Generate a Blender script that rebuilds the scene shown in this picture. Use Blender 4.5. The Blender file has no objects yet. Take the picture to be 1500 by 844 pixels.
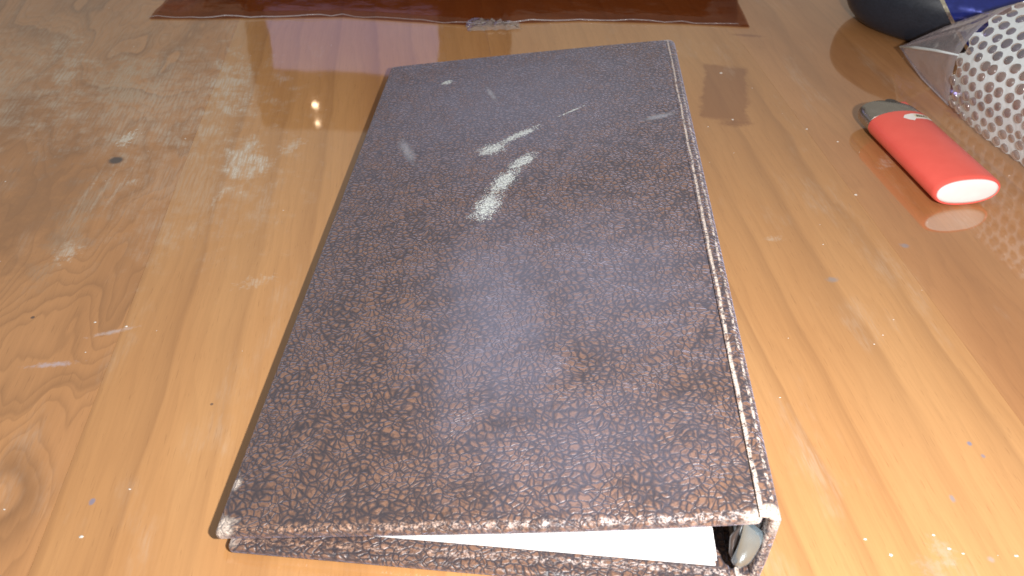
import bpy, bmesh, math, random
from mathutils import Vector, Matrix
random.seed(7)
R = math.radians
scene = bpy.context.scene
col = scene.collection

# ------------------------------------------------------------------ camera
cam_d = bpy.data.cameras.new('camera')
cam = bpy.data.objects.new('camera', cam_d); col.objects.link(cam)
cam_d.sensor_width = 36.0
cam_d.lens = 36.0 * 1252.6 / 1500.0
cam_d.clip_start = 0.005; cam_d.clip_end = 50
cam_d.dof.use_dof = True; cam_d.dof.focus_distance = 0.31; cam_d.dof.aperture_fstop = 26
r_ = Vector((0.99907671, 0.02717113, 0.03327833)); u_ = Vector((-0.04296182, 0.63186451, 0.77388728)); f_ = Vector((0, 0.77460246, -0.63244844))
CAM = Vector((0, 0, 0.212888))
cam.matrix_world = Matrix(((r_.x, u_.x, -f_.x, CAM.x), (r_.y, u_.y, -f_.y, CAM.y), (r_.z, u_.z, -f_.z, CAM.z), (0, 0, 0, 1)))
scene.camera = cam

# ------------------------------------------------------------------ room light (even, dim) and the camera's own flash
world = bpy.data.worlds.new('World'); scene.world = world; world.use_nodes = True
bg = world.node_tree.nodes['Background']
bg.inputs['Color'].default_value = (1.0, 0.91, 0.78, 1); bg.inputs['Strength'].default_value = 0.36

def area_light(name, loc, target, size, power, color):
    l = bpy.data.lights.new(name, 'AREA'); l.shape = 'DISK'; l.size = size; l.energy = power; l.color = color
    o = bpy.data.objects.new(name, l); col.objects.link(o); o.location = loc
    o.rotation_euler = (Vector(target) - Vector(loc)).to_track_quat('-Z', 'Y').to_euler()
    return o
area_light('camera_flash', (0.085, -0.008, 0.236), (0.03, 0.30, 0.0), 0.014, 2.6, (1.0, 0.97, 0.96))

vs = scene.view_settings
vs.view_transform = 'Standard'; vs.look = 'None'; vs.exposure = 0.0; vs.gamma = 1.0; vs.use_curve_mapping = False
scene.render.engine = 'CYCLES'
scene.cycles.max_bounces = 6; scene.cycles.transparent_max_bounces = 12

# ------------------------------------------------------------------ object helpers
def link_mesh(name, me, mat=None, parent=None, smooth=True):
    o = bpy.data.objects.new(name, me); col.objects.link(o)
    if mat and not me.materials: me.materials.append(mat)
    if parent: o.parent = parent
    if smooth:
        for p in me.polygons: p.use_smooth = True
    return o
def from_bm(name, bm, mat, parent=None, smooth=True, angle=None):
    bmesh.ops.recalc_face_normals(bm, faces=bm.faces)
    me = bpy.data.meshes.new(name); bm.to_mesh(me); bm.free()
    o = link_mesh(name, me, mat, parent, smooth)
    if angle: me.set_sharp_from_angle(angle=R(angle))
    return o
def empty(name, loc=(0, 0, 0), rz=0.0):
    o = bpy.data.objects.new(name, None); col.objects.link(o); o.location = loc; o.rotation_euler = (0, 0, rz); o.empty_display_size = 0.02
    return o
def tag(o, label, cat=None, group=None, kind=None):
    o['label'] = label
    if cat: o['category'] = cat
    if group: o['group'] = group
    if kind: o['kind'] = kind
    return o
def box_bm(x0, x1, y0, y1, z0, z1, bevel=0.0, seg=3):
    bm = bmesh.new(); bmesh.ops.create_cube(bm, size=1)
    for v in bm.verts:
        v.co = Vector(((x0 + x1) / 2 + v.co.x * (x1 - x0), (y0 + y1) / 2 + v.co.y * (y1 - y0), (z0 + z1) / 2 + v.co.z * (z1 - z0)))
    if bevel: bmesh.ops.bevel(bm, geom=list(bm.edges), offset=bevel, segments=seg, profile=0.5, affect='EDGES')
    return bm
def slice_bm(bm, axis, vals):
    n = Vector((0, 0, 0)); n[axis] = 1
    for v in vals:
        co = Vector((0, 0, 0)); co[axis] = v
        bmesh.ops.bisect_plane(bm, geom=bm.verts[:] + bm.edges[:] + bm.faces[:], plane_co=co, plane_no=n)
def tube_bm(bm, pts, rad, n=10, caps=True):
    rings = []
    for i, p in enumerate(pts):
        p = Vector(p); a = Vector(pts[max(i - 1, 0)]); b = Vector(pts[min(i + 1, len(pts) - 1)])
        t = (b - a).normalized(); s = t.cross(Vector((0, 0, 1)))
        if s.length < 1e-4: s = t.cross(Vector((1, 0, 0)))
        s.normalize(); w = s.cross(t)
        rr = rad[i] if isinstance(rad, (list, tuple)) else rad
        rings.append([bm.verts.new(p + s * rr * math.cos(k * 2 * math.pi / n) + w * rr * math.sin(k * 2 * math.pi / n)) for k in range(n)])
    for a, b in zip(rings, rings[1:]):
        for k in range(n): bm.faces.new((a[k], a[(k + 1) % n], b[(k + 1) % n], b[k]))
    if caps: bm.faces.new(rings[0]); bm.faces.new(rings[-1])
    return bm

# ------------------------------------------------------------------ node helper
class NT:
    def __init__(s, tree, dims='3D'): s.dims = dims; s.vdims = '3D'; s.t = tree; s.n = tree.nodes; s.l = tree.links
    def node(s, typ, **kw):
        n = s.n.new(typ)
        for k, v in kw.items(): setattr(n, k, v)
        return n
    def put(s, sock, v):
        if v is None: return
        if isinstance(v, bpy.types.NodeSocket): s.l.new(v, sock)
        elif isinstance(v, (tuple, list)):
            v = tuple(v)
            if len(sock.default_value) == 4 and len(v) == 3: v += (1,)
            sock.default_value = v
        else: sock.default_value = v
    def m(s, op, a, b=None, c=None, clamp=False):
        n = s.node('ShaderNodeMath', operation=op, use_clamp=clamp)
        for i, v in enumerate((a, b, c)): s.put(n.inputs[i], v)
        return n.outputs[0]
    def vm(s, op, a, b=None, out=0):
        n = s.node('ShaderNodeVectorMath', operation=op)
        s.put(n.inputs[0], a)
        if b is not None:
            s.put(n.inputs['Scale'] if op == 'SCALE' else n.inputs[1], b)
        return n.outputs['Value'] if op in ('LENGTH', 'DISTANCE', 'DOT_PRODUCT') else n.outputs[0]
    def sep(s, v):
        n = s.node('ShaderNodeSeparateXYZ'); s.put(n.inputs[0], v); return n.outputs
    def comb(s, x, y, z=0.0):
        n = s.node('ShaderNodeCombineXYZ')
        for i, v in enumerate((x, y, z)): s.put(n.inputs[i], v)
        return n.outputs[0]
    def mix(s, f, a, b, blend='MIX'):
        n = s.node('ShaderNodeMix', data_type='RGBA', blend_type=blend)
        s.put(n.inputs[0], f); s.put(n.inputs[6], a); s.put(n.inputs[7], b); return n.outputs[2]
    def ramp(s, v, a, b, lo=0.0, hi=1.0, smooth=True):
        n = s.node('ShaderNodeMapRange', interpolation_type='SMOOTHSTEP' if smooth else 'LINEAR')
        for i, x in enumerate((v, a, b, lo, hi)): s.put(n.inputs[i], x)
        return n.outputs[0]
    def noise(s, v, scale, detail=3, rough=0.55, dist=0.0, out='Fac'):
        n = s.node('ShaderNodeTexNoise', noise_dimensions=s.dims); s.put(n.inputs['Vector'], v); n.inputs['Scale'].default_value = scale
        n.inputs['Detail'].default_value = detail; n.inputs['Roughness'].default_value = rough; n.inputs['Distortion'].default_value = dist
        return n.outputs[out]
    def vor(s, v, scale, feature='F1', rnd=1.0, out='Distance'):
        n = s.node('ShaderNodeTexVoronoi', feature=feature, voronoi_dimensions=s.vdims); s.put(n.inputs['Vector'], v); n.inputs['Scale'].default_value = scale
        n.inputs['Randomness'].default_value = rnd
        return n.outputs[out]
    def bump(s, h, strength, dist, normal=None):
        n = s.node('ShaderNodeBump'); s.put(n.inputs['Height'], h); n.inputs['Strength'].default_value = strength; n.inputs['Distance'].default_value = dist
        if normal is not None: s.put(n.inputs['Normal'], normal)
        return n.outputs[0]
def new_mat(name):
    m = bpy.data.materials.new(name); m.use_nodes = True
    nt = NT(m.node_tree); b = m.node_tree.nodes['Principled BSDF']
    return m, nt, b
def setb(nt, b, **kw):
    for k, v in kw.items(): nt.put(b.inputs[k.replace('_', ' ')], v)

# ------------------------------------------------------------------ wood: one node group for grain, one for wear marks and painted reflections (all in table coordinates)
GR = R(7.09)                                   # boards run 7 degrees off the table's y axis
def mark_group():
    g = bpy.data.node_groups.new('worn_spot', 'ShaderNodeTree')
    I = g.interface
    I.new_socket('Pos', in_out='INPUT', socket_type='NodeSocketVector')
    for nm in ('Center', 'InvRadius'): I.new_socket(nm, in_out='INPUT', socket_type='NodeSocketVector')
    for nm in ('Angle', 'Soft', 'Rough', 'Noise'): I.new_socket(nm, in_out='INPUT', socket_type='NodeSocketFloat')
    I.new_socket('Mask', in_out='OUTPUT', socket_type='NodeSocketFloat')
    nt = NT(g); gi = nt.node('NodeGroupInput'); go = nt.node('NodeGroupOutput')
    d = nt.vm('SUBTRACT', gi.outputs['Pos'], gi.outputs['Center'])
    rot = nt.node('ShaderNodeVectorRotate', rotation_type='Z_AXIS'); nt.put(rot.inputs['Vector'], d); nt.put(rot.inputs['Angle'], gi.outputs['Angle'])
    q = nt.vm('MULTIPLY', rot.outputs[0], gi.outputs['InvRadius'])
    ln = nt.vm('LENGTH', q)
    ln2 = nt.m('MULTIPLY_ADD', nt.m('SUBTRACT', gi.outputs['Noise'], 0.5), gi.outputs['Rough'], ln)
    n = nt.node('ShaderNodeMapRange', interpolation_type='SMOOTHSTEP')
    nt.put(n.inputs[0], ln2); n.inputs[1].default_value = 1.0; nt.put(n.inputs[2], nt.m('SUBTRACT', 1.0, gi.outputs['Soft'])); n.inputs[3].default_value = 0; n.inputs[4].default_value = 1
    nt.l.new(n.outputs[0], go.inputs['Mask'])
    return g
MARK = mark_group()
def mark(nt, pos, x, y, rx, ry, ang, soft=0.8, rough=1.0, scale=2.0):
    if not hasattr(nt, 'shared'): nt.shared = [nt.noise(pos, 95, 4, 0.65), nt.noise(pos, 420, 4, 0.65)]
    n = nt.node('ShaderNodeGroup'); n.node_tree = MARK
    nt.put(n.inputs['Pos'], pos); n.inputs['Center'].default_value = (x, y, 0); n.inputs['InvRadius'].default_value = (1 / rx, 1 / ry, 0)
    n.inputs['Angle'].default_value = R(-ang); n.inputs['Soft'].default_value = soft; n.inputs['Rough'].default_value = rough * 1.3
    nt.put(n.inputs['Noise'], nt.shared[0 if (rx * ry) ** 0.5 > 0.012 else 1])
    return n.outputs[0]

WHITE = (0.62, 0.58, 0.50); DARK = (0.035, 0.03, 0.04); INK = (0.16, 0.20, 0.34); DARK_REFL = (0.17, 0.045, 0.012); GREYISH = (0.46, 0.34, 0.23); SMOKE = (0.26, 0.125, 0.05)
# x, y, half length, half width, angle, colour, strength, softness, roughness, noise scale
TABLE_MARKS = [
    (-0.190, 0.405, 0.075, 0.075, 8, WHITE, 0.34, 1.0, 1.6, 2.0), (-0.150, 0.330, 0.06, 0.07, 8, WHITE, 0.18, 1.0, 1.8, 2.0), (-0.290, 0.40, 0.07, 0.10, 15, WHITE, 0.28, 1.0, 1.6, 2.0),  # broad milky glare painted over the worn left side
    (-0.128, 0.346, 0.014, 0.022, 10, WHITE, 0.75, 1.0, 2.2, 2.6), (-0.109, 0.362, 0.004, 0.011, -25, WHITE, 0.45, 1.0, 1.8, 2.0),
    (-0.131, 0.318, 0.0025, 0.010, -15, WHITE, 0.5, 1.0, 1.6, 2.0), (-0.160, 0.428, 0.012, 0.040, 12, WHITE, 0.5, 1.0, 2.4, 2.6),
    (-0.145, 0.405, 0.006, 0.012, 0, WHITE, 0.45, 1.0, 2.0, 2.0), (-0.215, 0.425, 0.022, 0.034, 20, GREYISH, 0.7, 1.0, 2.2, 2.4),
    (-0.255, 0.445, 0.012, 0.040, 24, WHITE, 0.40, 1.0, 2.2, 2.4), (-0.190, 0.363, 0.0045, 0.010, -10, WHITE, 0.8, 0.8, 2.4, 3.0),
    (-0.1876, 0.3425, 0.0042, 0.0040, 20, DARK, 0.92, 0.5, 0.25, 1.0), (-0.1895, 0.310, 0.0016, 0.030, 3, WHITE, 0.42, 1.0, 1.2, 2.0),
    (-0.1835, 0.315, 0.0012, 0.028, 2, WHITE, 0.36, 1.0, 1.2, 2.0), (-0.1775, 0.318, 0.0012, 0.024, 0, WHITE, 0.32, 1.0, 1.2, 2.0),
    (-0.180, 0.272, 0.006, 0.009, 10, WHITE, 0.62, 1.0, 2.0, 2.6), (-0.186, 0.290, 0.010, 0.045, 6, GREYISH, 0.55, 1.0, 1.6, 2.4), (-0.173, 0.3255, 0.0045, 0.004, 0, WHITE, 0.5, 1.0, 1.4, 2.0),
    (-0.205, 0.300, 0.030, 0.060, 10, SMOKE, 0.55, 1.0, 1.4, 1.6), (-0.260, 0.47, 0.13, 0.13, 0, GREYISH, 0.28, 1.0, 1.2, 2.4), (-0.10, 0.258, 0.009, 0.004, 25, WHITE, 0.28, 1.0, 2.2, 2.6),  # the broad greyish mark is painted glare too
    (-0.158, 0.208, 0.010, 0.0018, 12, (0.5, 0.5, 0.62), 0.5, 1.0, 1.4, 1.8), (-0.1435, 0.226, 0.0105, 0.0016, 25, (0.55, 0.5, 0.52), 0.55, 1.0, 1.2, 1.8),
    (-0.1213, 0.1525, 0.0011, 0.0016, 0, INK, 0.7, 0.6, 0.5, 1.5), (-0.1754, 0.2317, 0.001, 0.001, 0, DARK, 0.8, 0.5, 0.3, 1.0), (-0.098, 0.193, 0.0007, 0.0007, 0, DARK, 0.7, 0.5, 0.3, 1.0),
    (0.1135, 0.405, 0.012, 0.005, 5, DARK_REFL, 0.5, 0.8, 0.8, 2.0), (0.1416, 0.5225, 0.014, 0.0030, -4, DARK_REFL, 0.55, 0.8, 0.6, 2.0),  # dark red-brown reflections painted into the wood colour
    (0.1301, 0.2749, 0.0036, 0.0024, 10, (0.25, 0.24, 0.25), 0.65, 0.8, 0.7, 1.6), (0.1679, 0.301, 0.003, 0.0022, 0, (0.22, 0.24, 0.30), 0.6, 0.8, 0.7, 1.6),
    (0.1528, 0.190, 0.0012, 0.0012, 0, INK, 0.75, 0.7, 0.5, 1.5), (0.1553, 0.1849, 0.0009, 0.0011, 0, INK, 0.55, 0.7, 0.5, 1.5), (0.1387, 0.1673, 0.0011, 0.0019, 0, (0.22, 0.26, 0.34), 0.55, 0.7, 0.5, 1.5),
    (0.129, 0.148, 0.0040, 0.0065, 20, (0.55, 0.50, 0.52), 0.20, 1.0, 1.6, 2.0), (0.124, 0.142, 0.006, 0.005, 0, (0.5, 0.47, 0.5), 0.16, 1.0, 1.6, 2.0), (0.142, 0.146, 0.0016, 0.0014, 0, (0.3, 0.34, 0.36), 0.5, 0.8, 0.6, 1.5),
    (0.112, 0.302, 0.005, 0.0028, 10, WHITE, 0.30, 1.0, 1.5, 2.0), (0.182, 0.372, 0.012, 0.004, 60, WHITE, 0.35, 1.0, 2.0, 2.5),
]
def marks_group(l0, l1):
    g = bpy.data.node_groups.new('table_wear', 'ShaderNodeTree')
    g.interface.new_socket('Color', in_out='INPUT', socket_type='NodeSocketColor')
    g.interface.new_socket('Color', in_out='OUTPUT', socket_type='NodeSocketColor')
    g.interface.new_socket('Worn', in_out='OUTPUT', socket_type='NodeSocketFloat')
    nt = NT(g, '2D'); gi = nt.node('NodeGroupInput'); go = nt.node('NodeGroupOutput')
    pos = nt.node('ShaderNodeNewGeometry').outputs['Position']
    rot = nt.node('ShaderNodeVectorRotate', rotation_type='Z_AXIS'); nt.put(rot.inputs['Vector'], pos); rot.inputs['Angle'].default_value = -GR
    fib = nt.noise(nt.vm('MULTIPLY', rot.outputs[0], (900, 90, 1)), 1.0, 3)
    fib = nt.ramp(fib, 0.35, 0.62, 0.35, 1.15)
    c = gi.outputs[0]; worn = 0.0  # worn gathers the real wear and the painted glare
    for (x, y, rx, ry, a, cc, st, so, ro, sc) in TABLE_MARKS:
        lat = x * math.cos(GR) + y * math.sin(GR); rm = max(rx, ry) * 1.3
        if lat + rm < l0 or lat - rm > l1: continue
        mk = nt.m('MULTIPLY', mark(nt, pos, x, y, rx, ry, a, so, ro, sc), st)
        if cc in (WHITE, GREYISH):
            mk = nt.m('MULTIPLY', mk, fib, clamp=True)
            worn = nt.m('MAXIMUM', worn, mk)
        c = nt.mix(mk, c, cc)
    if l0 < 0.17 < l1 or l0 < 0.16 < l1:      # oblong dark reflection painted into the varnish colour
        bx = nt.node('ShaderNodeVectorRotate', rotation_type='Z_AXIS'); nt.put(bx.inputs['Vector'], nt.vm('SUBTRACT', pos, (0.1140, 0.4420, 0))); bx.inputs['Angle'].default_value = R(9.5)
        q = nt.sep(bx.outputs[0]); nz = nt.m('MULTIPLY', nt.m('SUBTRACT', nt.noise(pos, 110, 4, 0.6), 0.5), 0.008)
        pm = nt.m('MULTIPLY', nt.ramp(nt.m('ADD', nt.m('ABSOLUTE', q[0]), nz), 0.0140, 0.0105), nt.ramp(nt.m('ADD', nt.m('ABSOLUTE', q[1]), nz), 0.037, 0.031))
        c = nt.mix(nt.m('MULTIPLY', pm, 0.52), c, DARK_REFL)
    # fine scratches and greasy smears of long use
    sm = nt.ramp(nt.noise(nt.vm('MULTIPLY', rot.outputs[0], (40, 14, 1)), 1.0, 5, 0.65), 0.56, 0.78, 0.0, 0.16)
    c = nt.mix(nt.m('MULTIPLY', sm, fib), c, WHITE)
    nt.l.new(c, go.inputs[0])
    nt.put(go.inputs[1], nt.m('ADD', worn, nt.m('MULTIPLY', sm, 1.0), clamp=True))
    return g

def wood_mat(name, l0, l1, seed, light, mid, dark, rings, amp, along, flame):
    m, nt, b = new_mat(name); nt.dims = '2D'
    pos = nt.node('ShaderNodeNewGeometry').outputs['Position']
    rot = nt.node('ShaderNodeVectorRotate', rotation_type='Z_AXIS'); nt.put(rot.inputs['Vector'], pos); rot.inputs['Angle'].default_value = -GR
    p = nt.vm('ADD', rot.outputs[0], (seed * 1.37, seed * 2.11, seed * 0.71))
    s = nt.sep(p)
    warp = nt.noise(nt.vm('MULTIPLY', p, (9, along, 1)), 1.0, 3, 0.5)
    warp2 = nt.noise(nt.vm('MULTIPLY', p, (45, 9, 1)), 1.0, 3, 0.5)
    t = nt.m('MULTIPLY_ADD', warp, amp, nt.m('MULTIPLY', s[0], rings))
    t = nt.m('MULTIPLY_ADD', warp2, 0.45 + flame, t)
    fr = nt.m('FRACT', t)
    # a ring darkens slowly, then stops short
    ring = nt.m('MULTIPLY', nt.m('POWER', fr, 3.5), nt.ramp(fr, 1.0, 0.90))
    fr2 = nt.m('FRACT', nt.m('MULTIPLY_ADD', t, 3.7, nt.m('MULTIPLY', warp2, 1.5)))
    ring2 = nt.m('MULTIPLY', nt.m('POWER', fr2, 2.5), nt.ramp(fr2, 1.0, 0.85))
    vary = nt.noise(nt.vm('MULTIPLY', p, (12, 4, 1)), 1.0, 3)
    ring = nt.m('MULTIPLY', ring, nt.ramp(vary, 0.3, 0.65, 0.25, 1.0))
    fib = nt.noise(nt.vm('MULTIPLY', p, (1100, 45, 1)), 1.0, 4, 0.6)
    pores = nt.noise(nt.vm('MULTIPLY', p, (1500, 110, 1)), 1.0, 2, 0.5)
    tone = nt.noise(nt.vm('MULTIPLY', p, (16, 3.5, 1)), 1.0, 4, 0.55)
    c = nt.mix(nt.ramp(tone, 0.32, 0.68), light, mid)
    c = nt.mix(nt.m('MULTIPLY', ring2, 0.14 + 0.35 * flame), c, dark)
    c = nt.mix(nt.m('MULTIPLY', ring, 0.45 + 0.65 * flame, clamp=True), c, dark)
    c = nt.mix(nt.ramp(fib, 0.3, 0.75, 0.0, 0.10), c, dark)
    c = nt.mix(nt.ramp(pores, 0.66, 0.78, 0.0, 0.25), c, dark)
    g = nt.node('ShaderNodeGroup'); g.node_tree = marks_group(l0, l1); nt.put(g.inputs[0], c)
    setb(nt, b, Base_Color=g.outputs[0], Roughness=0.55, Coat_Weight=1.0, Coat_IOR=2.0)
    b.inputs['Specular IOR Level'].default_value = 0.25
    nt.put(b.inputs['Coat Roughness'], nt.m('MULTIPLY_ADD', g.outputs[1], 0.30, 0.045))
    wav = nt.noise(nt.vm('MULTIPLY', p, (26, 9, 1)), 1.0, 2, 0.5)
    bmp = nt.bump(wav, 0.20, 0.0012)
    nt.put(b.inputs['Coat Normal'], bmp)
    return m
LT = (0.54, 0.285, 0.110); MD = (0.48, 0.235, 0.083); DK = (0.205, 0.088, 0.029)

# ------------------------------------------------------------------ the table: boards glued side by side under one varnish
table = empty('table_top', (0, 0, 0)); table['kind'] = 'structure'
tag(table, 'varnished brown wooden table top with worn scratched patches')
cg, sg = math.cos(GR), math.sin(GR)
def board(l0, l1, a0, a1, mat):
    bm = box_bm(l0 + 0.00002, l1 - 0.00002, a0, a1, -0.028, 0.0, 0.00006, 2)
    for v in bm.verts:
        l, a = v.co.x, v.co.y; v.co.x = l * cg - a * sg; v.co.y = l * sg + a * cg
    return from_bm('board', bm, mat, table, smooth=False)
seams = [-0.735, -0.580, -0.424, -0.267, -0.112, 0.0405, 0.198, 0.354, 0.510, 0.665]
for i, (a, b_) in enumerate(zip(seams, seams[1:])):
    if i == 3: prm = ((0.52, 0.255, 0.098), (0.42, 0.195, 0.068), (0.17, 0.075, 0.026), 20, 6.5, 5.0, 0.7)      # flame figured board on the left
    elif i == 6: prm = ((0.51, 0.25, 0.098), (0.41, 0.185, 0.066), (0.19, 0.080, 0.028), 26, 2.4, 1.4, 0.12)
    else: prm = (LT, MD, DK, 44, 1.7, 0.9, 0.0)
    board(a, b_, -0.25, 1.10, wood_mat('varnished_wood', a, b_, 3.1 + i * 1.9, *prm))
under = from_bm('batten', box_bm(-0.7, 0.6, -0.2, 1.05, -0.045, -0.0285, 0.002), bpy.data.materials['varnished_wood'], table, smooth=False)

# ------------------------------------------------------------------ leather
L = 0.300; WX = 0.150; H1 = 0.0077; H2 = 0.0322
def leather_mat(name, cover):
    m, nt, b = new_mat(name)
    P = nt.node('ShaderNodeTexCoord').outputs['Object']
    s = nt.sep(P)
    wob = nt.noise(P, 330, 2, 0.5, out='Color')
    wob2 = nt.noise(P, 55, 3, 0.5, out='Color')
    v = nt.vm('ADD', P, nt.vm('SCALE', nt.vm('SUBTRACT', wob, (0.5, 0.5, 0.5)), 0.0013))
    v = nt.vm('ADD', v, nt.vm('SCALE', nt.vm('SUBTRACT', wob2, (0.5, 0.5, 0.5)), 0.0090))
    v = nt.vm('MULTIPLY', v, (1.0, 1.10, 0.5))
    sv = nt.sep(v); v = nt.comb(nt.m('MULTIPLY_ADD', sv[2], 0.6, sv[0]), nt.m('MULTIPLY_ADD', sv[2], 1.6, sv[1])); nt.vdims = '2D'
    e1 = nt.vor(v, 430, 'DISTANCE_TO_EDGE')
    vn = nt.node('ShaderNodeTexVoronoi', feature='F1', voronoi_dimensions='2D'); nt.put(vn.inputs['Vector'], v); vn.inputs['Scale'].default_value = 1000
    cr = nt.sep(vn.outputs['Color'])[0]
    wid = nt.ramp(nt.noise(P, 90, 3), 0.30, 0.70, 0.16, 0.40)
    g1 = nt.ramp(e1, 0.0, wid)            # 0 in the long folds
    e0 = nt.vor(nt.vm('MULTIPLY', v, (1.0, 1.5, 1.0)), 150, 'DISTANCE_TO_EDGE')
    g1 = nt.m('MULTIPLY', g1, nt.ramp(e0, 0.0, nt.m('MULTIPLY', wid, 0.45), 0.25, 1.0))      # longer wandering folds
    g2 = nt.ramp(vn.outputs['Distance'], nt.m('MULTIPLY_ADD', cr, 0.16, 0.60), nt.m('MULTIPLY_ADD', cr, 0.18, 0.34))     # round pebbles
    top = nt.m('MULTIPLY', nt.m('MULTIPLY_ADD', g1, 0.92, 0.08), nt.m('MULTIPLY_ADD', g2, 0.50, 0.50))
    show = nt.ramp(cr, 0.0, 0.5, 0.82, 1.0)
    patch = nt.ramp(nt.noise(P, 22, 4, 0.6), 0.30, 0.68, 0.88, 1.0)
    face = nt.m('MULTIPLY', nt.m('MULTIPLY', top, show), patch)
    brown = nt.mix(cr, (0.160, 0.086, 0.055), (0.225, 0.124, 0.080))
    c = nt.mix(face, (0.032, 0.030, 0.038), brown)
    # dark rubbed stains
    st = nt.ramp(nt.noise(nt.vm('MULTIPLY', P, (26, 34, 20)), 1.0, 4, 0.6), 0.62, 0.76, 0.0, 0.40)
    c = nt.mix(st, c, (0.030, 0.018, 0.014))
    nt.vdims = '3D'
    speck = nt.ramp(nt.vor(P, 1500, 'F1'), 0.10, 0.05); pick = nt.ramp(nt.noise(P, 300, 2), 0.66, 0.72)
    rough = nt.m('MULTIPLY_ADD', face, -0.06, 0.46)
    fine = nt.noise(P, 1700, 3, 0.6); mid = nt.noise(P, 520, 3, 0.6)
    WORN = (0.56, 0.48, 0.41); TAN = (0.52, 0.31, 0.20)
    worn = nt.m('MULTIPLY', speck, pick)
    if cover == 'front':
        # bluish sheen of the cover, painted into the leather colour as soft marks
        blue_sheen = nt.m('MAXIMUM', nt.m('MAXIMUM', mark(nt, P, 0.074, 0.085, 0.042, 0.100, 4, 1.0, 0.7, 1.8), nt.m('MULTIPLY', mark(nt, P, 0.108, 0.105, 0.065, 0.075, 20, 1.0, 0.6, 2.2), 0.75)),
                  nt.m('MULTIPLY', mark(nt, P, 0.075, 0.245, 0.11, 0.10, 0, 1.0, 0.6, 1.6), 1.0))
        blue_sheen = nt.m('MAXIMUM', blue_sheen, nt.m('MULTIPLY', mark(nt, P, 0.100, 0.030, 0.06, 0.04, 0, 1.0, 0.8, 1.8), 0.6))
        c = nt.mix(nt.m('MULTIPLY', blue_sheen, 0.50), c, (0.165, 0.175, 0.250))
        smr = nt.m('MAXIMUM', mark(nt, P, 0.0234, 0.204, 0.0035, 0.018, 22, 1.0, 0.8, 2.0), mark(nt, P, 0.0583, 0.254, 0.0018, 0.012, 20, 1.0, 0.8, 2.0))
        smr = nt.m('MAXIMUM', smr, mark(nt, P, 0.137, 0.2165, 0.010, 0.0028, 18, 0.9, 0.8, 2.0))
        c = nt.mix(nt.m('MULTIPLY', smr, 0.34), c, (0.55, 0.60, 0.66))
        # white scrapes
        sc = [mark(nt, P, 0.0625, 0.1995, 0.0110, 0.0075, 30, 0.9, 0.9), mark(nt, P, 0.0740, 0.2105, 0.0165, 0.0034, 37, 0.8, 0.8), mark(nt, P, 0.0975, 0.2290, 0.0110, 0.0010, 36, 0.8, 1.2),
              mark(nt, P, 0.0640, 0.1535, 0.0082, 0.0165, -14, 0.9, 0.9), mark(nt, P, 0.0695, 0.1715, 0.0070, 0.0160, -24, 0.9, 1.0), mark(nt, P, 0.0765, 0.1865, 0.0052, 0.0130, -38, 0.9, 1.1),
              mark(nt, P, 0.0342, 0.2722, 0.0045, 0.0032, 25, 0.7, 0.8)]
        acc = sc[0]
        for q in sc[1:]: acc = nt.m('MAXIMUM', acc, q)
        flake = nt.ramp(nt.m('MULTIPLY_ADD', acc, 0.85, nt.m('MULTIPLY', nt.m('SUBTRACT', fine, 0.5), 2.9)), 0.40, 0.62)
        flake = nt.m('MULTIPLY', flake, nt.ramp(acc, 0.03, 0.25))
        c = nt.mix(nt.m('MULTIPLY', flake, nt.m('MULTIPLY_ADD', g2, 0.45, 0.50)), c, (0.60, 0.66, 0.64))
    def brk(d, w, thr, soft=0.18):        # broken worn line: distance d, half width w
        k = nt.ramp(d, w, nt.m('MULTIPLY', w, 0.3) if not isinstance(w, float) else w * 0.3)
        return nt.m('MULTIPLY', k, nt.ramp(nt.m('MULTIPLY_ADD', fine, 0.45, nt.m('MULTIPLY', mid, 0.55)), thr, thr + soft))
    x, y, z = s[0], s[1], s[2]
    ny = nt.m('ABSOLUTE', nt.m('SUBTRACT', y, 0.0012)); fy = nt.m('ABSOLUTE', nt.m('SUBTRACT', y, L - 0.001)); lx = nt.m('ABSOLUTE', nt.m('SUBTRACT', x, 0.0008))
    gray = nt.ramp(x, 0.02, 0.10)
    e_near = brk(ny, 0.0016, 0.47)
    c = nt.mix(nt.m('MULTIPLY', e_near, 0.85), c, nt.mix(gray, TAN, (0.66, 0.55, 0.50)))
    worn = nt.m('MAXIMUM', worn, nt.m('MULTIPLY', brk(lx, 0.0013, 0.54), 0.6))
    worn = nt.m('MAXIMUM', worn, nt.m('MULTIPLY', brk(fy, 0.0015, 0.55), 0.7))
    cor = nt.m('MAXIMUM', mark(nt, P, 0.000, 0.001, 0.0075, 0.0055, 20, 0.6, 1.2, 2.0), mark(nt, P, 0.0012, 0.0165, 0.0022, 0.0030, -20, 0.6, 1.0, 2.0))
    if cover != 'back': cor = nt.m('MAXIMUM', cor, nt.m('MULTIPLY', mark(nt, P, 0.149, 0.001, 0.0080, 0.0034, 10, 0.5, 0.9, 2.0), nt.ramp(z, 0.0225, 0.0275)))
    cor = nt.m('MAXIMUM', cor, mark(nt, P, 0.148, L, 0.007, 0.0028, 0, 0.5, 1.0, 2.0))
    cor = nt.m('MAXIMUM', cor, mark(nt, P, 0.0, L, 0.0030, 0.0045, 0, 0.5, 1.0, 2.0))
    worn = nt.m('MAXIMUM', worn, nt.m('MULTIPLY', cor, nt.ramp(fine, 0.36, 0.56, 0.35, 1.0)))
    # the two cracked crease lines by the spine
    l1 = nt.m('ABSOLUTE', nt.m('SUBTRACT', nt.m('ADD', x, nt.m('MULTIPLY', nt.m('SUBTRACT', nt.noise(P, 60, 3), 0.5), 0.0016)), nt.m('MULTIPLY_ADD', y, 0.004, 0.1464)))
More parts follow.
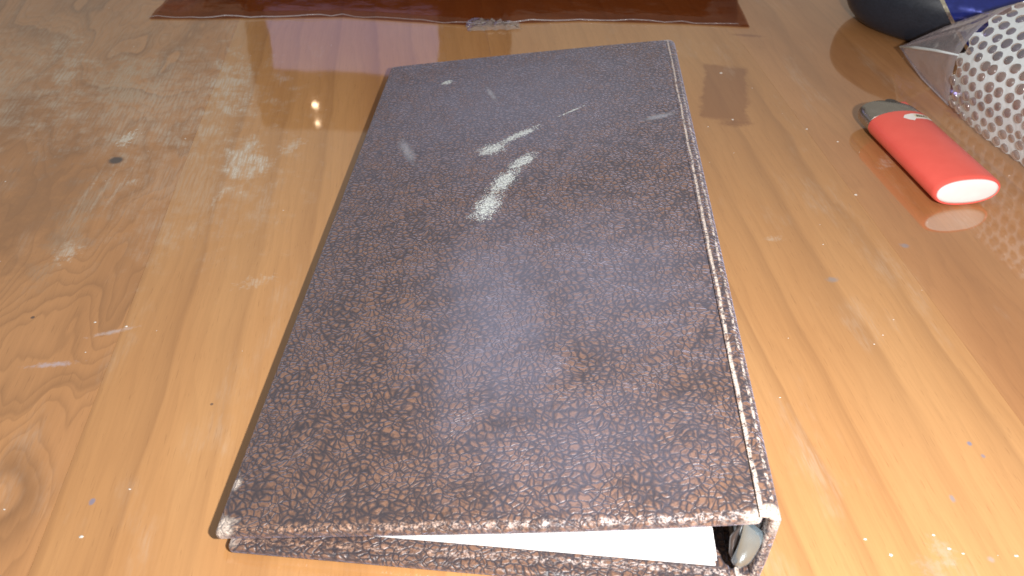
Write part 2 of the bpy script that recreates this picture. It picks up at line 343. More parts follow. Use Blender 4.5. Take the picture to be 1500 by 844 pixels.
    l2 = nt.m('ABSOLUTE', nt.m('SUBTRACT', nt.m('ADD', x, nt.m('MULTIPLY', nt.m('SUBTRACT', nt.noise(P, 75, 3), 0.5), 0.0014)), 0.1497))
    worn = nt.m('MAXIMUM', worn, brk(l1, nt.ramp(y, 0.0, 0.30, 0.0008, 0.00055), 0.40, 0.12))
    worn = nt.m('MAXIMUM', worn, nt.m('MULTIPLY', brk(l2, 0.0007, 0.46, 0.10), nt.ramp(y, 0.27, 0.20, 0.25, 1.0)))
    if cover == 'spine':
        worn = nt.m('MAXIMUM', worn, nt.m('MULTIPLY', nt.m('MULTIPLY', nt.ramp(y, 0.004, 0.0005), nt.ramp(fine, 0.50, 0.66)), 0.55))
    c = nt.mix(worn, c, WORN)
    setb(nt, b, Base_Color=c, Roughness=nt.m('MULTIPLY_ADD', worn, 0.25, rough, clamp=True))
    b.inputs['Specular IOR Level'].default_value = 0.55
    b.inputs['Sheen Weight'].default_value = 0.30; b.inputs['Sheen Roughness'].default_value = 0.45; b.inputs['Sheen Tint'].default_value = (0.72, 0.74, 1.0, 1)
    h = nt.m('MULTIPLY_ADD', g2, 0.25, nt.m('MULTIPLY', g1, 1.3))
    h = nt.m('MULTIPLY_ADD', fine, 0.25, h)
    nt.put(b.inputs['Normal'], nt.bump(h, 0.7, 0.00024))
    return m
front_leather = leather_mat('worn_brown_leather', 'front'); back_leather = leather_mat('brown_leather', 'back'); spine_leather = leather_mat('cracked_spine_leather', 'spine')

def plain(name, colr, rough=0.5, metal=0.0, spec=0.5, nscale=None, namt=0.1, bumpd=None, coat=0.0):
    m, nt, b = new_mat(name)
    P = nt.node('ShaderNodeTexCoord').outputs['Object']
    n = nt.noise(P, nscale or 300, 4, 0.6)
    c = nt.mix(nt.ramp(n, 0.3, 0.7, 0, 1), tuple(x * (1 - namt) for x in colr), tuple(min(1, x * (1 + namt)) for x in colr))
    setb(nt, b, Base_Color=c, Metallic=metal, Roughness=nt.ramp(n, 0.2, 0.8, max(rough - 0.06, 0.02), rough + 0.06), Coat_Weight=coat)
    b.inputs['Specular IOR Level'].default_value = spec
    if bumpd: nt.put(b.inputs['Normal'], nt.bump(n, 0.4, bumpd))
    return m

# ------------------------------------------------------------------ the ring binder
binder = empty('ring_binder', (-0.0798694, 0.1384556, 0), -0.0285208)
tag(binder, 'long worn brown leather ring binder with white scrapes lying on the table', 'binder')
TH = 0.0040
def bow(x, y):                                   # slight warp of the old board
    u, v = x / WX, y / L
    return 0.0014 * math.sin(math.pi * min(max(u, 0), 1)) * (v ** 2) + 0.0005 * math.sin(5.1 * u + 2.2 * v) - 0.0017 * math.sin(math.pi * min(max(u, 0), 1)) * max(0, 1 - v * 2.5) ** 2
def ztop(x): return H1 + (H2 - H1) * x / WX
def cover(name, x0, x1, y0, y1, th, fz, mat, r=0.0016, skew=0.0):
    bm = box_bm(x0, x1, y0, y1, -th, 0, r, 4)
    slice_bm(bm, 0, [x0 + (x1 - x0) * k / 14 for k in range(1, 14)]); slice_bm(bm, 1, [y0 + (y1 - y0) * k / 24 for k in range(1, 24)])
    for v in bm.verts:
        v.co.z += fz(v.co.x, v.co.y); v.co.y -= skew * v.co.x
    return from_bm(name, bm, mat, binder)
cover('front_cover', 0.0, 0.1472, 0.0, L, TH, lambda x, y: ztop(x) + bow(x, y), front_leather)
cover('back_cover', 0.0035, 0.1440, -0.0016, L - 0.001, 0.0034, lambda x, y: 0.0038, back_leather, 0.0015, 0.022)
# spine: a strip bent round, hinged to both covers
ST = 0.0042
prof = []
def arc(cx, cz, rad, a0, a1, n): return [(cx + rad * math.cos(R(a0 + (a1 - a0) * k / n)), cz + rad * math.sin(R(a0 + (a1 - a0) * k / n))) for k in range(n + 1)]
outer = [(0.1458, ztop(0.1458) + 0.0003)] + arc(0.1484, H2 - 0.0036, 0.0036, 94, 0, 8) + [(0.1521, 0.022), (0.1522, 0.014)] + arc(0.1484, 0.0040, 0.0036, 0, -90, 8) + [(0.1443, 0.0004)]
inner = []
for k, (x, z) in enumerate(outer):
    a, b_ = outer[max(k - 1, 0)], outer[min(k + 1, len(outer) - 1)]
    tx, tz = b_[0] - a[0], b_[1] - a[1]; ln = math.hypot(tx, tz)
    d = 0.0027 * min(1.0, 0.45 + k * 0.2, 0.45 + (len(outer) - 1 - k) * 0.2)
    inner.append((x + tz / ln * d, z - tx / ln * d))
bm = bmesh.new(); rows = []
no = len(outer)
for y, sh in [(0.0000, 0.55), (0.0003, 0.25), (0.0010, 0.0)] + [(0.0010 + (L - 0.002) * k / 30, 0.0) for k in range(1, 30)] + [(L - 0.0010, 0.0), (L - 0.0003, 0.25), (L, 0.55)]:
    lp = []
    for k in range(no):
        m_ = ((outer[k][0] + inner[k][0]) / 2, (outer[k][1] + inner[k][1]) / 2)
        lp.append((outer[k][0] * (1 - sh) + m_[0] * sh, outer[k][1] * (1 - sh) + m_[1] * sh))
    for k in reversed(range(no)):
        m_ = ((outer[k][0] + inner[k][0]) / 2, (outer[k][1] + inner[k][1]) / 2)
        lp.append((inner[k][0] * (1 - sh) + m_[0] * sh, inner[k][1] * (1 - sh) + m_[1] * sh))
    rows.append([bm.verts.new((x, y, z)) for x, z in lp])
nl = 2 * no
for a, b_ in zip(rows, rows[1:]):
    for k in range(nl): bm.faces.new((a[k], a[(k + 1) % nl], b_[(k + 1) % nl], b_[k]))
for row in (rows[0], rows[-1]):
    for k in range(no - 1): bm.faces.new((row[k], row[k + 1], row[nl - 2 - k], row[nl - 1 - k]))
spine = from_bm('spine', bm, spine_leather, binder, angle=60)
# sheets of paper lying on the back cover
paper = plain('white_paper', (0.74, 0.74, 0.73), 0.7, nscale=60, namt=0.02, spec=0.2)
for k in range(5):
    j = random.uniform(-0.0006, 0.0006)
    bm = box_bm(0.016, 0.1400 + j, 0.0060 + k * 0.0004 + j, L - 0.012 + j, 0.0041 + k * 0.00042, 0.0041 + k * 0.00042 + 0.00034)
    for v in bm.verts: v.co.y -= 0.022 * v.co.x
    from_bm('paper_sheet', bm, paper, binder, smooth=False)
# ring mechanism: curved metal rail, rings and the lever at its near end
chrome = plain('ring_metal', (0.62, 0.68, 0.72), 0.30, 1.0, nscale=200, namt=0.03)
dark_metal = plain('dark_ring_metal', (0.10, 0.09, 0.09), 0.35, 0.6)
mech = empty('ring_mechanism', (0, 0, 0)); mech.parent = binder
bm = bmesh.new(); rr = []
for y in (0.012, 0.014, 0.150, L - 0.014, L - 0.012):
    hh = 0.004 if y in (0.014, 0.150, L - 0.014) else 0.0015
    rr.append([bm.verts.new((0.1475 - hh * math.sin(math.pi * k / 8), y, 0.0165 + 0.0055 * math.cos(math.pi * k / 8))) for k in range(9)])
for a, b_ in zip(rr, rr[1:]):
    for k in range(8): bm.faces.new((a[k], a[k + 1], b_[k + 1], b_[k]))
from_bm('rail', bm, chrome, mech)
for y in (0.045, 0.105, 0.195, 0.255):
    bm = bmesh.new()
    tube_bm(bm, [(0.1360 + 0.0085 * math.cos(a), y, 0.0152 + 0.0085 * math.sin(a)) for a in [2 * math.pi * k / 24 for k in range(24)]] + [(0.1445, y, 0.0152)], 0.0012, 8)
    from_bm('ring', bm, chrome, mech)
# lever: a thick rounded metal tongue hanging off the rail's end, bulging toward the front
bm = bmesh.new(); rows = []
NZ, NU = 16, 12
for i in range(NZ + 1):
    t = i / NZ; z = 0.0068 + 0.0192 * t
    halfw = 0.00275 * (1 - max(0, (0.20 - t) / 0.20) ** 2.2) ** 0.5 * (1.0 + 0.12 * t) if t < 0.20 else 0.00275 * (1.0 + 0.12 * t)
    halfw = max(halfw, 0.0009)
    cx = 0.1460 - 0.0005 * math.cos(t * 3.0)
    ycen = 0.0006 + 0.0016 * (2 * t - 0.9) ** 2
    row = []
    for k in range(NU):
        a = 2 * math.pi * k / NU
        zz = z - (0.0052 * (math.cos(a) * 0.5 + 0.5) * max(0, t - 0.55) / 0.45)      # top end cut on a slant
        row.append(bm.verts.new((cx + halfw * math.cos(a), ycen + (0.0013 if math.sin(a) < 0 else 0.0007) * math.sin(a), zz)))
    rows.append(row)
for a, b_ in zip(rows, rows[1:]):
    for k in range(NU): bm.faces.new((a[k], a[(k + 1) % NU], b_[(k + 1) % NU], b_[k]))
bm.faces.new(rows[0]); bm.faces.new(rows[-1])
lev = from_bm('lever', bm, plain('lever_metal', (0.30, 0.39, 0.45), 0.24, 0.75, nscale=200, namt=0.03), mech, angle=50)
bm = bmesh.new(); tube_bm(bm, [(0.1428, 0.0030, 0.0255), (0.1427, 0.0032, 0.017), (0.1434, 0.0030, 0.0105), (0.1452, 0.0026, 0.0064)], [0.0011, 0.0013, 0.0011, 0.0008], 8)
from_bm('lever_back', bm, dark_metal, mech)
bm = box_bm(0.1440, 0.1490, 0.0040, 0.0130, 0.0125, 0.0240, 0.0008); from_bm('lever_hinge', bm, chrome, mech)

# ------------------------------------------------------------------ the lighter
base_c = Vector((0.2052, 0.3345, 0)); top_c = Vector((0.1905, 0.4120, 0))
ax = (top_c - base_c); lz = math.atan2(-ax.x, ax.y)
lighter = empty('cigarette_lighter', base_c, lz)
tag(lighter, 'red plastic cigarette lighter with grey metal hood lying beside the bubble wrap', 'lighter')
LA, LB = 0.0165, 0.0076
def oval(a, b, n=48, e=2.25):
    out = []
    for k in range(n):
        t = 2 * math.pi * k / n; c, s_ = math.cos(t), math.sin(t)
        out.append((a * math.copysign(abs(c) ** (2 / e), c), b * math.copysign(abs(s_) ** (2 / e), s_)))
    return out
def loft(secs, cap0=True, cap1=True):            # (along, half width, half thickness, x shift)
    bm = bmesh.new(); rows = []
    for (y, a, b, dx) in secs: rows.append([bm.verts.new((px + dx, y, LB + 0.0002 + pz)) for px, pz in oval(a, b)])
    n = len(rows[0])
    for p, q in zip(rows, rows[1:]):
        for k in range(n): bm.faces.new((p[k], p[(k + 1) % n], q[(k + 1) % n], q[k]))
    if cap0: bm.faces.new(rows[0])
    if cap1: bm.faces.new(rows[-1])
    for v in bm.verts: v.co.y *= 0.95
    return bm
red, rn, rb = new_mat('red_plastic')
rP = rn.node('ShaderNodeTexCoord').outputs['Object']
rc = rn.mix(rn.ramp(rn.noise(rP, 120, 4), 0.3, 0.7), (0.79, 0.115, 0.088), (0.82, 0.125, 0.096))
setb(rn, rb, Base_Color=rc, Roughness=0.30); rb.inputs['Subsurface Weight'].default_value = 0.0; rb.inputs['Subsurface Radius'].default_value = (0.004, 0.0008, 0.0006); rb.inputs['Subsurface Scale'].default_value = 1.0
hood_m = plain('brushed_hood_metal', (0.40, 0.38, 0.35), 0.24, 0.9, nscale=250, namt=0.05)
white_pl = plain('pale_base_plastic', (0.86, 0.80, 0.79), 0.35, nscale=200, namt=0.02)
from_bm('body', loft([(0.0006, LA - 0.0013, LB - 0.0013, 0), (0.0, LA - 0.0006, LB - 0.0006, 0), (0.0008, LA - 0.0001, LB - 0.0001, 0), (0.003, LA, LB, 0), (0.066, LA * 0.985, LB * 0.985, 0), (0.0672, LA * 0.97, LB * 0.97, 0)]), red, lighter, angle=60)
from_bm('base_plate', loft([(0.0007, LA - 0.00125, LB - 0.00125, 0), (-0.0003, LA - 0.0016, LB - 0.0016, 0), (-0.0006, LA - 0.0030, LB - 0.0028, 0), (-0.0006, LA * 0.3, LB * 0.3, 0)]), white_pl, lighter)
from_bm('metal_hood', loft([(0.0673, LA * 0.90, LB * 0.90, 0), (0.0678, LA * 0.955, LB * 0.955, 0), (0.0760, LA * 0.93, LB * 0.93, -0.0004), (0.0800, LA * 0.80, LB * 0.90, -0.0020), (0.0822, LA * 0.62, LB * 0.80, -0.0042), (0.0828, LA * 0.45, LB * 0.60, -0.0055)]), hood_m, lighter, angle=50)
bm = bmesh.new(); tube_bm(bm, [(0.0045, 0.0800, LB - 0.0040), (0.0045, 0.0800, LB + 0.0040)], 0.0036, 20); from_bm('spark_wheel', bm, dark_metal, lighter, angle=40)
from_bm('thumb_button', box_bm(0.0075, 0.0135, 0.0750, 0.0815, LB - 0.0036, LB + 0.0036, 0.0012), red, lighter, angle=40)
# small paper label wrapped over the shoulder, with its lettering
lab_w = plain('label_white', (0.82, 0.80, 0.78), 0.5, namt=0.03); lab_k = plain('label_black', (0.02, 0.018, 0.018), 0.5); lab_g = plain('label_ochre', (0.72, 0.64, 0.46), 0.5)
def on_body(u, v, lift):                         # u: across the lighter from its middle, v: along
    x = min(max(u, -LA * 0.985), LA * 0.985)
    z = LB * 0.985 * (1 - abs(x / (LA * 0.986)) ** 2.25) ** (1 / 2.25)
    return Vector((x, v * 0.95, LB + 0.0002 + z + lift))
def wrap_shape(name, pts, mat, lift, parent):
    bm = bmesh.new(); f = bm.faces.new([bm.verts.new((u, v, 0)) for u, v in pts])
    bmesh.ops.triangulate(bm, faces=bm.faces[:])
    us = [p[0] for p in pts]; slice_bm(bm, 0, [min(us) + (max(us) - min(us)) * k / 12 for k in range(1, 12)])
    for w in bm.verts: w.co = on_body(w.co.x, w.co.y, lift)
    return from_bm(name, bm, mat, parent)
lab = wrap_shape('label', [(-0.0032, 0.0596), (-0.0010, 0.0572), (0.0012, 0.0562), (0.0030, 0.0582), (0.0138, 0.0588), (0.0142, 0.0615), (0.0134, 0.0638), (0.0030, 0.0636), (0.0008, 0.0630), (-0.0014, 0.0622)], lab_w, 0.00012, lighter)
wrap_shape('logo_band', [(0.0036, 0.0593), (0.0120, 0.0597), (0.0120, 0.0629), (0.0036, 0.0627)], lab_g, 0.00020, lab)
fc = bpy.data.curves.new('lettering', 'FONT'); fc.body = 'BIC'; fc.size = 0.0062; fc.shear = 0.25; fc.offset = 0.00012
fo = bpy.data.objects.new('lettering_source', fc); col.objects.link(fo)
bpy.context.view_layer.update()
dg = bpy.context.evaluated_depsgraph_get(); me = bpy.data.meshes.new_from_object(fo.evaluated_get(dg)); bpy.data.objects.remove(fo)
xs = [v.co.x for v in me.vertices]; x0 = min(xs); wdt = max(xs) - x0
for v in me.vertices: v.co = on_body(0.0042 + (v.co.x - x0) / wdt * 0.0072, 0.0599 + v.co.y * 0.55, 0.00030)
me.materials.clear(); link_mesh('lettering', me, lab_k, lab, smooth=False)

# ------------------------------------------------------------------ bubble wrap parcel
A = Vector((0.235, 0.4361, 0)); prz = math.atan2(0.206, 0.9786)
parcel = empty('bubble_wrap_bag', A, prz)
tag(parcel, 'clear bubble wrap bag with pointed film corner standing beside the lighter', 'bubble wrap')
wm, wn, wb = new_mat('milky_film')
setb(wn, wb, Base_Color=(0.85, 0.94, 0.98), Roughness=0.35)
tr = wn.node('ShaderNodeBsdfTranslucent'); tr.inputs[0].default_value = (0.80, 0.83, 0.84, 1)
ms = wn.node('ShaderNodeMixShader'); ms.inputs[0].default_value = 0.15
wn.l.new(wb.outputs[0], ms.inputs[1]); wn.l.new(tr.outputs[0], ms.inputs[2]); wt = wn.node('ShaderNodeBsdfTransparent'); wx_ = wn.node('ShaderNodeMixShader'); wx_.inputs[0].default_value = 0.14; wn.l.new(ms.outputs[0], wx_.inputs[1]); wn.l.new(wt.outputs[0], wx_.inputs[2]); wn.l.new(wx_.outputs[0], wn.n['Material Output'].inputs[0])
wP = wn.node('ShaderNodeTexCoord').outputs['Object']; wn.put(wb.inputs['Normal'], wn.bump(wn.noise(wP, 350, 3), 0.6, 0.0006))
def clear_mat(name, tint, haze, gloss, rough, bscale, bdist):
    m, nt, b = new_mat(name); nt.n.remove(b)
    P = nt.node('ShaderNodeTexCoord').outputs['Object']
    nrm = nt.bump(nt.noise(P, bscale, 3), 0.7, bdist)
    t = nt.node('ShaderNodeBsdfTransparent'); t.inputs[0].default_value = (*tint, 1)
    d = nt.node('ShaderNodeBsdfDiffuse'); d.inputs[0].default_value = (0.86, 0.83, 0.88, 1); nt.put(d.inputs['Normal'], nrm)
    g = nt.node('ShaderNodeBsdfGlossy'); g.inputs['Roughness'].default_value = rough; nt.put(g.inputs['Normal'], nrm)
    lw = nt.node('ShaderNodeLayerWeight'); lw.inputs[0].default_value = 0.35
    m1 = nt.node('ShaderNodeMixShader'); m1.inputs[0].default_value = haze; nt.l.new(t.outputs[0], m1.inputs[1]); nt.l.new(d.outputs[0], m1.inputs[2])
    m2 = nt.node('ShaderNodeMixShader'); nt.put(m2.inputs[0], nt.m('MULTIPLY_ADD', lw.outputs['Facing'], gloss, 0.05)); nt.l.new(m1.outputs[0], m2.inputs[1]); nt.l.new(g.outputs[0], m2.inputs[2])
    nt.l.new(m2.outputs[0], nt.n['Material Output'].inputs[0])
    return m
bubble_m = clear_mat('bubble_film', (0.92, 0.82, 0.76), 0.14, 0.50, 0.10, 500, 0.0004)
film_m = clear_mat('clear_film', (0.93, 0.91, 0.95), 0.20, 0.40, 0.10, 60, 0.002)
# cross-section path of the bag (x to the right, z up), sampled by length
path = [(0, 0.001), (-0.003, 0.010), (-0.006, 0.024), (-0.004, 0.037), (0.004, 0.049), (0.017, 0.057), (0.034, 0.060), (0.056, 0.060), (0.078, 0.056), (0.096, 0.048), (0.104, 0.024), (0.100, 0.001)]
seg = [0.0]
for a, b_ in zip(path, path[1:]): seg.append(seg[-1] + math.dist(a, b_))
def at_len(s):
    s = min(max(s, 0), seg[-1] - 1e-6)
    for k in range(len(path) - 1):
        if s <= seg[k + 1]:
            t = (s - seg[k]) / (seg[k + 1] - seg[k]); p0, p1 = path[k], path[k + 1]
            pm, pn = path[max(k - 1, 0)], path[min(k + 2, len(path) - 1)]
            def cr(a, b, c, d): return 0.5 * ((2 * b) + (-a + c) * t + (2 * a - 5 * b + 4 * c - d) * t * t + (-a + 3 * b - 3 * c + d) * t ** 3)
            return cr(pm[0], p0[0], p1[0], pn[0]), cr(pm[1], p0[1], p1[1], pn[1])
def surf(s, y):
    x, z = at_len(s)
    wob = 0.0022 * math.sin(38 * y + 21 * s) + 0.0014 * math.sin(83 * y - 47 * s + 1.0)
    return Vector((x + wob * 0.7, y, max(z + wob * 0.5 * min(1, s / 0.02), 0.0006)))
def frame(s, y):
    p = surf(s, y); ds = (surf(s + 0.002, y) - surf(s - 0.002, y)); dy = (surf(s, y + 0.002) - surf(s, y - 0.002))
    n = ds.cross(dy).normalized()
    if n.dot(p - Vector((0.055, y, 0.02))) < 0: n = -n
    t = dy.normalized()
    return p, n, t, n.cross(t)
PIT = 0.0070; RS = PIT * 0.866; NC, NR = 19, 15
dome = bmesh.new(); n = 14; prev = None
for rr_, zz in ((1.0, -0.0002), (0.99, 0.0004), (0.90, 0.0009), (0.66, 0.0012), (0.33, 0.0013)):
    ring = [dome.verts.new((0.0025 * rr_ * math.cos(2 * math.pi * k / n), 0.0025 * rr_ * math.sin(2 * math.pi * k / n), zz)) for k in range(n)]
    if prev:
        for k in range(n): dome.faces.new((prev[k], prev[(k + 1) % n], ring[(k + 1) % n], ring[k]))
    prev = ring
dome.faces.new(prev); bmesh.ops.recalc_face_normals(dome, faces=dome.faces)
dome_me = bpy.data.meshes.new('bubble'); dome.to_mesh(dome_me); dome.free(); dome_me.materials.append(bubble_m)
for p in dome_me.polygons: p.use_smooth = True
sheet = bmesh.new()
for i in range(NR):
    for j in range(NC):
        s0 = 0.0048 + i * RS; y0 = -0.0050 - j * PIT - (0.5 * PIT if i % 2 else 0)
        js, jy = random.uniform(-0.0010, 0.0010), random.uniform(-0.0010, 0.0010); rad = random.uniform(0.88, 1.10)
        # the web between the bubbles: a hexagon with a round hole
        N = 24; vi, vo = [], []
        for k in range(N):
            a = 2 * math.pi * k / N
            vi.append(sheet.verts.new(surf(s0 + js + 0.0024 * rad * math.sin(a), y0 + jy + 0.0024 * rad * math.cos(a))))
            b6 = (a % (math.pi / 3)) - math.pi / 6; hr = PIT / 2 / math.cos(b6)
            aa = a
            b6 = ((aa) % (math.pi / 3)); b6 = min(b6, math.pi / 3 - b6); hr = PIT / 2 / math.cos(b6) if True else hr
            vo.append(sheet.verts.new(surf(s0 + hr * math.sin(aa), y0 + hr * math.cos(aa))))
        for k in range(N): sheet.faces.new((vi[k], vi[(k + 1) % N], vo[(k + 1) % N], vo[k]))
        p, nn, t, w = frame(s0 + js, y0 + jy)
        o = bpy.data.objects.new('bubble', dome_me); col.objects.link(o); o.parent = parcel
        sc = rad * random.uniform(0.99, 1.03); hz = random.uniform(0.7, 1.15)
        tilt = Vector((random.uniform(-.12, .12), random.uniform(-.12, .12), random.uniform(-.12, .12)))
        nn = (nn + tilt).normalized(); t = (t - nn * t.dot(nn)).normalized(); w = nn.cross(t)
        o.matrix_local = Matrix(((t.x * sc, w.x * sc, nn.x * hz, p.x), (t.y * sc, w.y * sc, nn.y * hz, p.y), (t.z * sc, w.z * sc, nn.z * hz, p.z), (0, 0, 0, 1)))
bmesh.ops.remove_doubles(sheet, verts=sheet.verts, dist=0.00008)
from_bm('bubble_sheet', sheet, wm, parcel)
# smooth film: end flap drawn out to a corner, the back and the near end
tip = Vector((0.004, 0.060, 0.008))
bm = bmesh.new(); prev = None; M = 24
smax = 0.0030 + NR * RS
for q in range(9):
    t = q / 8
    row = []
    for k in range(M + 1):
        s = smax * k / M
        b0 = surf(s, -0.0015)
        p = b0.lerp(tip + Vector((0.0, 0.0, 0.0)), t)
        p.z += 0.004 * math.sin(math.pi * t) * math.sin(k * 1.1) * (k / M)
        p.x -= 0.002 * math.sin(math.pi * t) * math.sin(k * 0.8 + 1) * (k / M)
        if k == 0: p.z = 0.0008 + (tip.z - 0.0008) * t ** 3
        row.append(bm.verts.new(p))
    if prev:
        for k in range(M): bm.faces.new((prev[k], prev[k + 1], row[k + 1], row[k]))
    prev = row
bmesh.ops.remove_doubles(bm, verts=bm.verts, dist=0.0001)
o = from_bm('film_corner', bm, film_m, parcel); sm = o.modifiers.new('thickness', 'SOLIDIFY'); sm.thickness = 0.00025
bm = bmesh.new(); tube_bm(bm, [tip, tip.lerp(surf(0.030, -0.0015), 0.33) + Vector((-0.0012, 0, 0.001)), tip.lerp(surf(0.030, -0.0015), 0.66) + Vector((-0.0012, 0, 0.001)), surf(0.030, -0.0015)], [0.0006, 0.0009, 0.0008, 0.0004], 6)
from_bm('film_crease', bm, wm, parcel)
for (nm, s_a) in (('film_seam', 0.0), ('film_seam', smax * 0.80)):
    bm = bmesh.new(); b0 = surf(s_a, -0.0015)
    if s_a == 0: b0.z = 0.001; mid_ = b0.lerp(tip, 0.5); mid_.z = 0.0022
    else: mid_ = b0.lerp(tip, 0.5)
    tube_bm(bm, [b0, mid_, tip], 0.0005, 6); from_bm(nm, bm, film_m, parcel)
bm = bmesh.new(); prev = None
for q in range(7):
    s = smax + (seg[-1] - smax) * q / 6
    row = [bm.verts.new(surf(s, -0.0015 - 0.1385 * k / 12)) for k in range(13)]
    if prev:
        for k in range(12): bm.faces.new((prev[k], prev[k + 1], row[k + 1], row[k]))
    prev = row
o = from_bm('film_back', bm, film_m, parcel); sm = o.modifiers.new('thickness', 'SOLIDIFY'); sm.thickness = 0.00025

# ------------------------------------------------------------------ black and blue computer mouse behind the bag
mouse = empty('computer_mouse', (0.276, 0.538, 0), R(-28))
tag(mouse, 'black rounded computer mouse with glossy blue top behind the bubble wrap', 'mouse')
m_black = plain('black_plastic', (0.012, 0.017, 0.028), 0.36, nscale=900, namt=0.2, bumpd=0.00006)
m_blue = plain('glossy_blue_lacquer', (0.010, 0.025, 0.22), 0.10, 0.35, coat=1.0); m_trim = plain('bright_trim', (0.75, 0.72, 0.60), 0.12, 1.0)
def dome_bm(infl=1.0):
    bm = bmesh.new(); bmesh.ops.create_uvsphere(bm, u_segments=64, v_segments=40, radius=1)
    for v in bm.verts:
        x, y, z = v.co
        k = (abs(x) ** 2.6 + abs(y) ** 2.6) ** (1 / 2.6); h = math.hypot(x, y)
        f = h / k if k > 1e-6 else 1
        z2 = math.copysign(abs(z) ** 0.80, z)
        v.co = Vector((x * f * 0.070 * infl, y * f * 0.040 * infl, (0.020 + z2 * 0.029 * infl)))
        if v.co.z < 0.0015: v.co.z = 0.0015
    return bm
pn = Vector((0.66, 0.10, 0.60)).normalized(); pc = Vector((-0.020, 0.0, 0.036))
def cut(bm, co, no, inner=False, outer=False):
    bmesh.ops.bisect_plane(bm, geom=bm.verts[:] + bm.edges[:] + bm.faces[:], plane_co=co, plane_no=no, clear_outer=outer, clear_inner=inner); return bm
from_bm('lower_body', cut(dome_bm(), pc - pn * 0.0006, pn, outer=True), m_black, mouse)
from_bm('trim_ring', cut(cut(dome_bm(1.012), pc - pn * 0.0012, pn, inner=True), pc + pn * 0.0008, pn, outer=True), m_trim, mouse)
from_bm('blue_shell', cut(dome_bm(1.002), pc + pn * 0.0006, pn, inner=True), m_blue, mouse)

# ------------------------------------------------------------------ clear film lying across the table beyond the binder
film = tag(empty('plastic_film', (-0.03, 0.525, 0)), 'brown tinted plastic film with pale crinkled edge lying flat behind the binder', 'plastic film')
edge = [(-0.2306, 0.5026), (-0.2002, 0.5059), (-0.155, 0.5125), (-0.1142, 0.5186), (-0.071, 0.5157), (-0.0282, 0.5139), (-0.0113, 0.519), (0.0362, 0.5285), (0.1017, 0.5313), (0.1452, 0.5305)]
FO = Vector((-0.03, 0.52, 0))
bm = bmesh.new(); rows = []
for i, (ex_, ey_) in enumerate(edge):
    row = []
    for k in range(10):
        d = k / 9
        lift = 0.0028 * math.exp(-((d - 0.02) / 0.06) ** 2) + 0.0006 + 0.0006 * math.sin(i * 2.3 + k * 1.7) ** 2
        row.append(bm.verts.new(Vector((ex_, ey_ + 0.10 * d + (0 if k else -0.0005), lift if k else 0.0006)) - FO))
    rows.append(row)
for a, b_ in zip(rows, rows[1:]):
    for k in range(9): bm.faces.new((a[k], a[k + 1], b_[k + 1], b_[k]))
o = from_bm('film_sheet', bm, clear_mat('thin_table_film', (0.80, 0.66, 0.56), 0.0, 0.02, 0.12, 70, 0.001), film); sm = o.modifiers.new('thickness', 'SOLIDIFY'); sm.thickness = 0.0002
milky = clear_mat('milky_film_edge', (0.9, 0.9, 0.92), 0.24, 0.4, 0.15, 300, 0.001)
bm = bmesh.new(); pts = []
for i in range(len(edge) - 1):
    for k in range(6):
        t = k / 6; pts.append(Vector((edge[i][0] * (1 - t) + edge[i + 1][0] * t, edge[i][1] * (1 - t) + edge[i + 1][1] * t + 0.0006 * math.sin(i * 9 + k * 2.2), 0.0016 + 0.0006 * math.sin(i * 5 + k * 1.3))) - FO)
tube_bm(bm, pts, [0.00016 + 0.00022 * math.sin(k * 0.11 + 0.4) ** 4 for k in range(len(pts))], 6)
from_bm('film_edge', bm, milky, film)
bm = bmesh.new(); rnd = random.Random(4); GX, GY = 16, 9; gr = []
for a in range(GX + 1):
    row = []
    for b_ in range(GY + 1):
        u, v = a / GX * 2 - 1, b_ / GY * 2 - 1
        ed = max(0.0, 1 - max(abs(u), abs(v)) ** 3)
        row.append(bm.verts.new(Vector((-0.0195 + 0.0165 * u + 0.0009 * rnd.uniform(-1, 1) + 0.003 * v * v, 0.5145 + (0.0075 - 0.003 * u) * v + 0.0012 * rnd.uniform(-1, 1), 0.0009 + ed * (0.0012 + 0.0026 * rnd.random() * rnd.random()))) - FO))
    gr.append(row)
for a in range(GX):
    for b_ in range(GY): bm.faces.new((gr[a][b_], gr[a + 1][b_], gr[a + 1][b_ + 1], gr[a][b_ + 1]))
bmesh.ops.triangulate(bm, faces=bm.faces[:])
from_bm('crumpled_fold', bm, clear_mat('crumpled_film', (0.95, 0.95, 0.96), 0.10, 0.9, 0.05, 300, 0.001), film, smooth=False)

# ------------------------------------------------------------------ unseen case and monitor beyond the frame, added to give the varnish reflections
m_dark = plain('dark_stained_wood', (0.050, 0.022, 0.012), 0.6, nscale=40, namt=0.3, spec=0.2); m_lilac = plain('lilac_grey_card', (0.50, 0.48, 0.72), 0.7, nscale=60, namt=0.1, spec=0.2); m_brown = plain('brown_card', (0.10, 0.045, 0.028), 0.7, nscale=50, namt=0.2, spec=0.2)
case = tag(empty('wooden_case', (-0.055, 0.675, 0)), 'long low dark wooden case lying behind the plastic film', 'case')
from_bm('case_body', box_bm(-0.215, 0.225, 0.0, 0.10, 0.0005, 0.040, 0.002), m_dark, case, angle=40)
from_bm('case_lid', box_bm(-0.217, 0.227, -0.002, 0.102, 0.0405, 0.054, 0.003), m_dark, case, angle=40)
monitor = tag(empty('desk_monitor', (-0.142, 0.80, 0)), 'brown framed desk monitor with dim lilac screen behind the wooden case', 'monitor')
from_bm('housing', box_bm(-0.130, 0.130, 0.0, 0.05, 0.0005, 0.237, 0.004), m_brown, monitor, angle=40)
from_bm('screen', box_bm(-0.107, 0.060, -0.0020, -0.0004, 0.045, 0.168, 0.0004), m_lilac, monitor, angle=40)
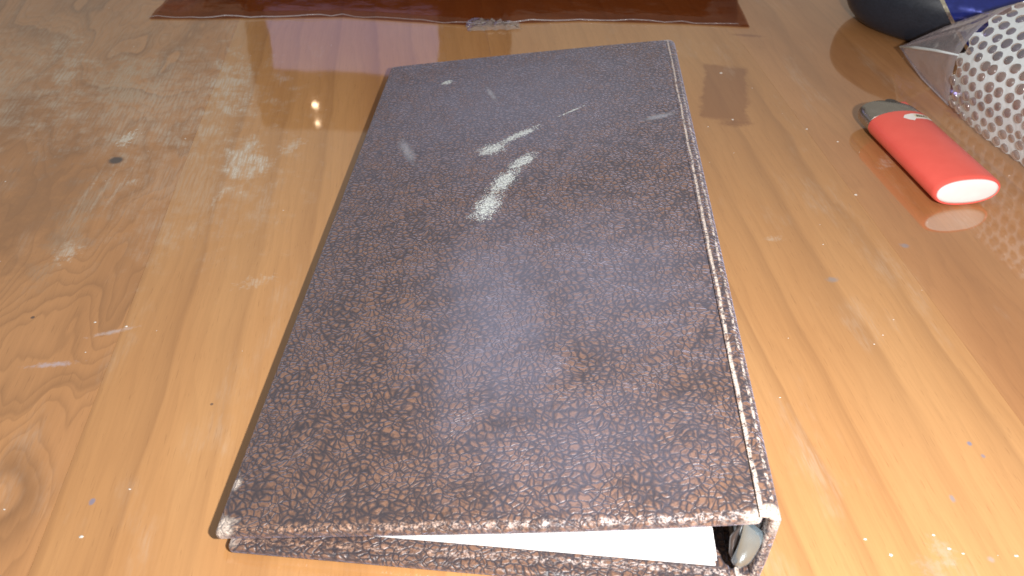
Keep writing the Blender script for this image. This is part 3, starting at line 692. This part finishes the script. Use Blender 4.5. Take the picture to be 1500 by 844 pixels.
def glow(name, colr, st):
    m, nt, b = new_mat(name); setb(nt, b, Base_Color=(0.02, 0.02, 0.03), Emission_Color=colr, Emission_Strength=st); return m
bpy.data.objects['screen'].data.materials[0] = glow('lit_screen', (0.52, 0.50, 0.95), 0.62)  # glow added for the lilac reflection in the varnish
m_glint = glow('indicator_light', (1.0, 0.72, 0.45), 22.0)  # unseen lamps added for two warm glints in the varnish
for z, rd in ((0.2075, 0.0026), (0.2265, 0.0015)):
    bm = bmesh.new(); bmesh.ops.create_uvsphere(bm, u_segments=20, v_segments=12, radius=rd, matrix=Matrix.Translation((-0.068, -0.001, z)) @ Matrix.Diagonal((1.6, 1, 0.8, 1))); from_bm('indicator_lamp', bm, m_glint, monitor)

# ------------------------------------------------------------------ dust and crumbs on the varnish
bm = bmesh.new()
spots = [(random.uniform(-0.34, 0.34), random.uniform(0.13, 0.56), random.uniform(0.00025, 0.00055)) for _ in range(80)]
spots += [(0.1155, 0.4655, 0.0012), (0.1125, 0.409, 0.0010), (0.150, 0.402, 0.0009), (0.163, 0.39, 0.0008), (0.158, 0.340, 0.0011), (0.131, 0.149, 0.0009), (0.1345, 0.1475, 0.0007), (0.150, 0.1475, 0.0010), (-0.1195, 0.1405, 0.0010), (-0.112, 0.1575, 0.0006), (0.107, 0.151, 0.0008), (0.113, 0.146, 0.0008), (0.128, 0.1535, 0.0007), (-0.140, 0.229, 0.0008), (-0.152, 0.2305, 0.0007)]
for (x, y, s_) in spots:
    s_ *= 0.8
    lx_, ly_ = x + 0.0799, y - 0.1385
    if -0.004 < lx_ < 0.158 and -0.004 < ly_ < 0.306: continue
    a = random.uniform(0, 6.28); k = 5; asp = random.uniform(0.5, 1.0)
    lo = [bm.verts.new((x + s_ * math.cos(a + 2 * math.pi * i / k), y + s_ * asp * math.sin(a + 2 * math.pi * i / k), 0.00006)) for i in range(k)]
    ap = bm.verts.new((x + random.uniform(-.3, .3) * s_, y, 0.00006 + s_ * 0.6))
    for i in range(k): bm.faces.new((lo[i], lo[(i + 1) % k], ap))
dust = from_bm('dust_specks', bm, plain('pale_dust', (0.58, 0.54, 0.49), 0.6), None, smooth=False)
tag(dust, 'fine white dust specks scattered over the table top', 'dust', kind='stuff')
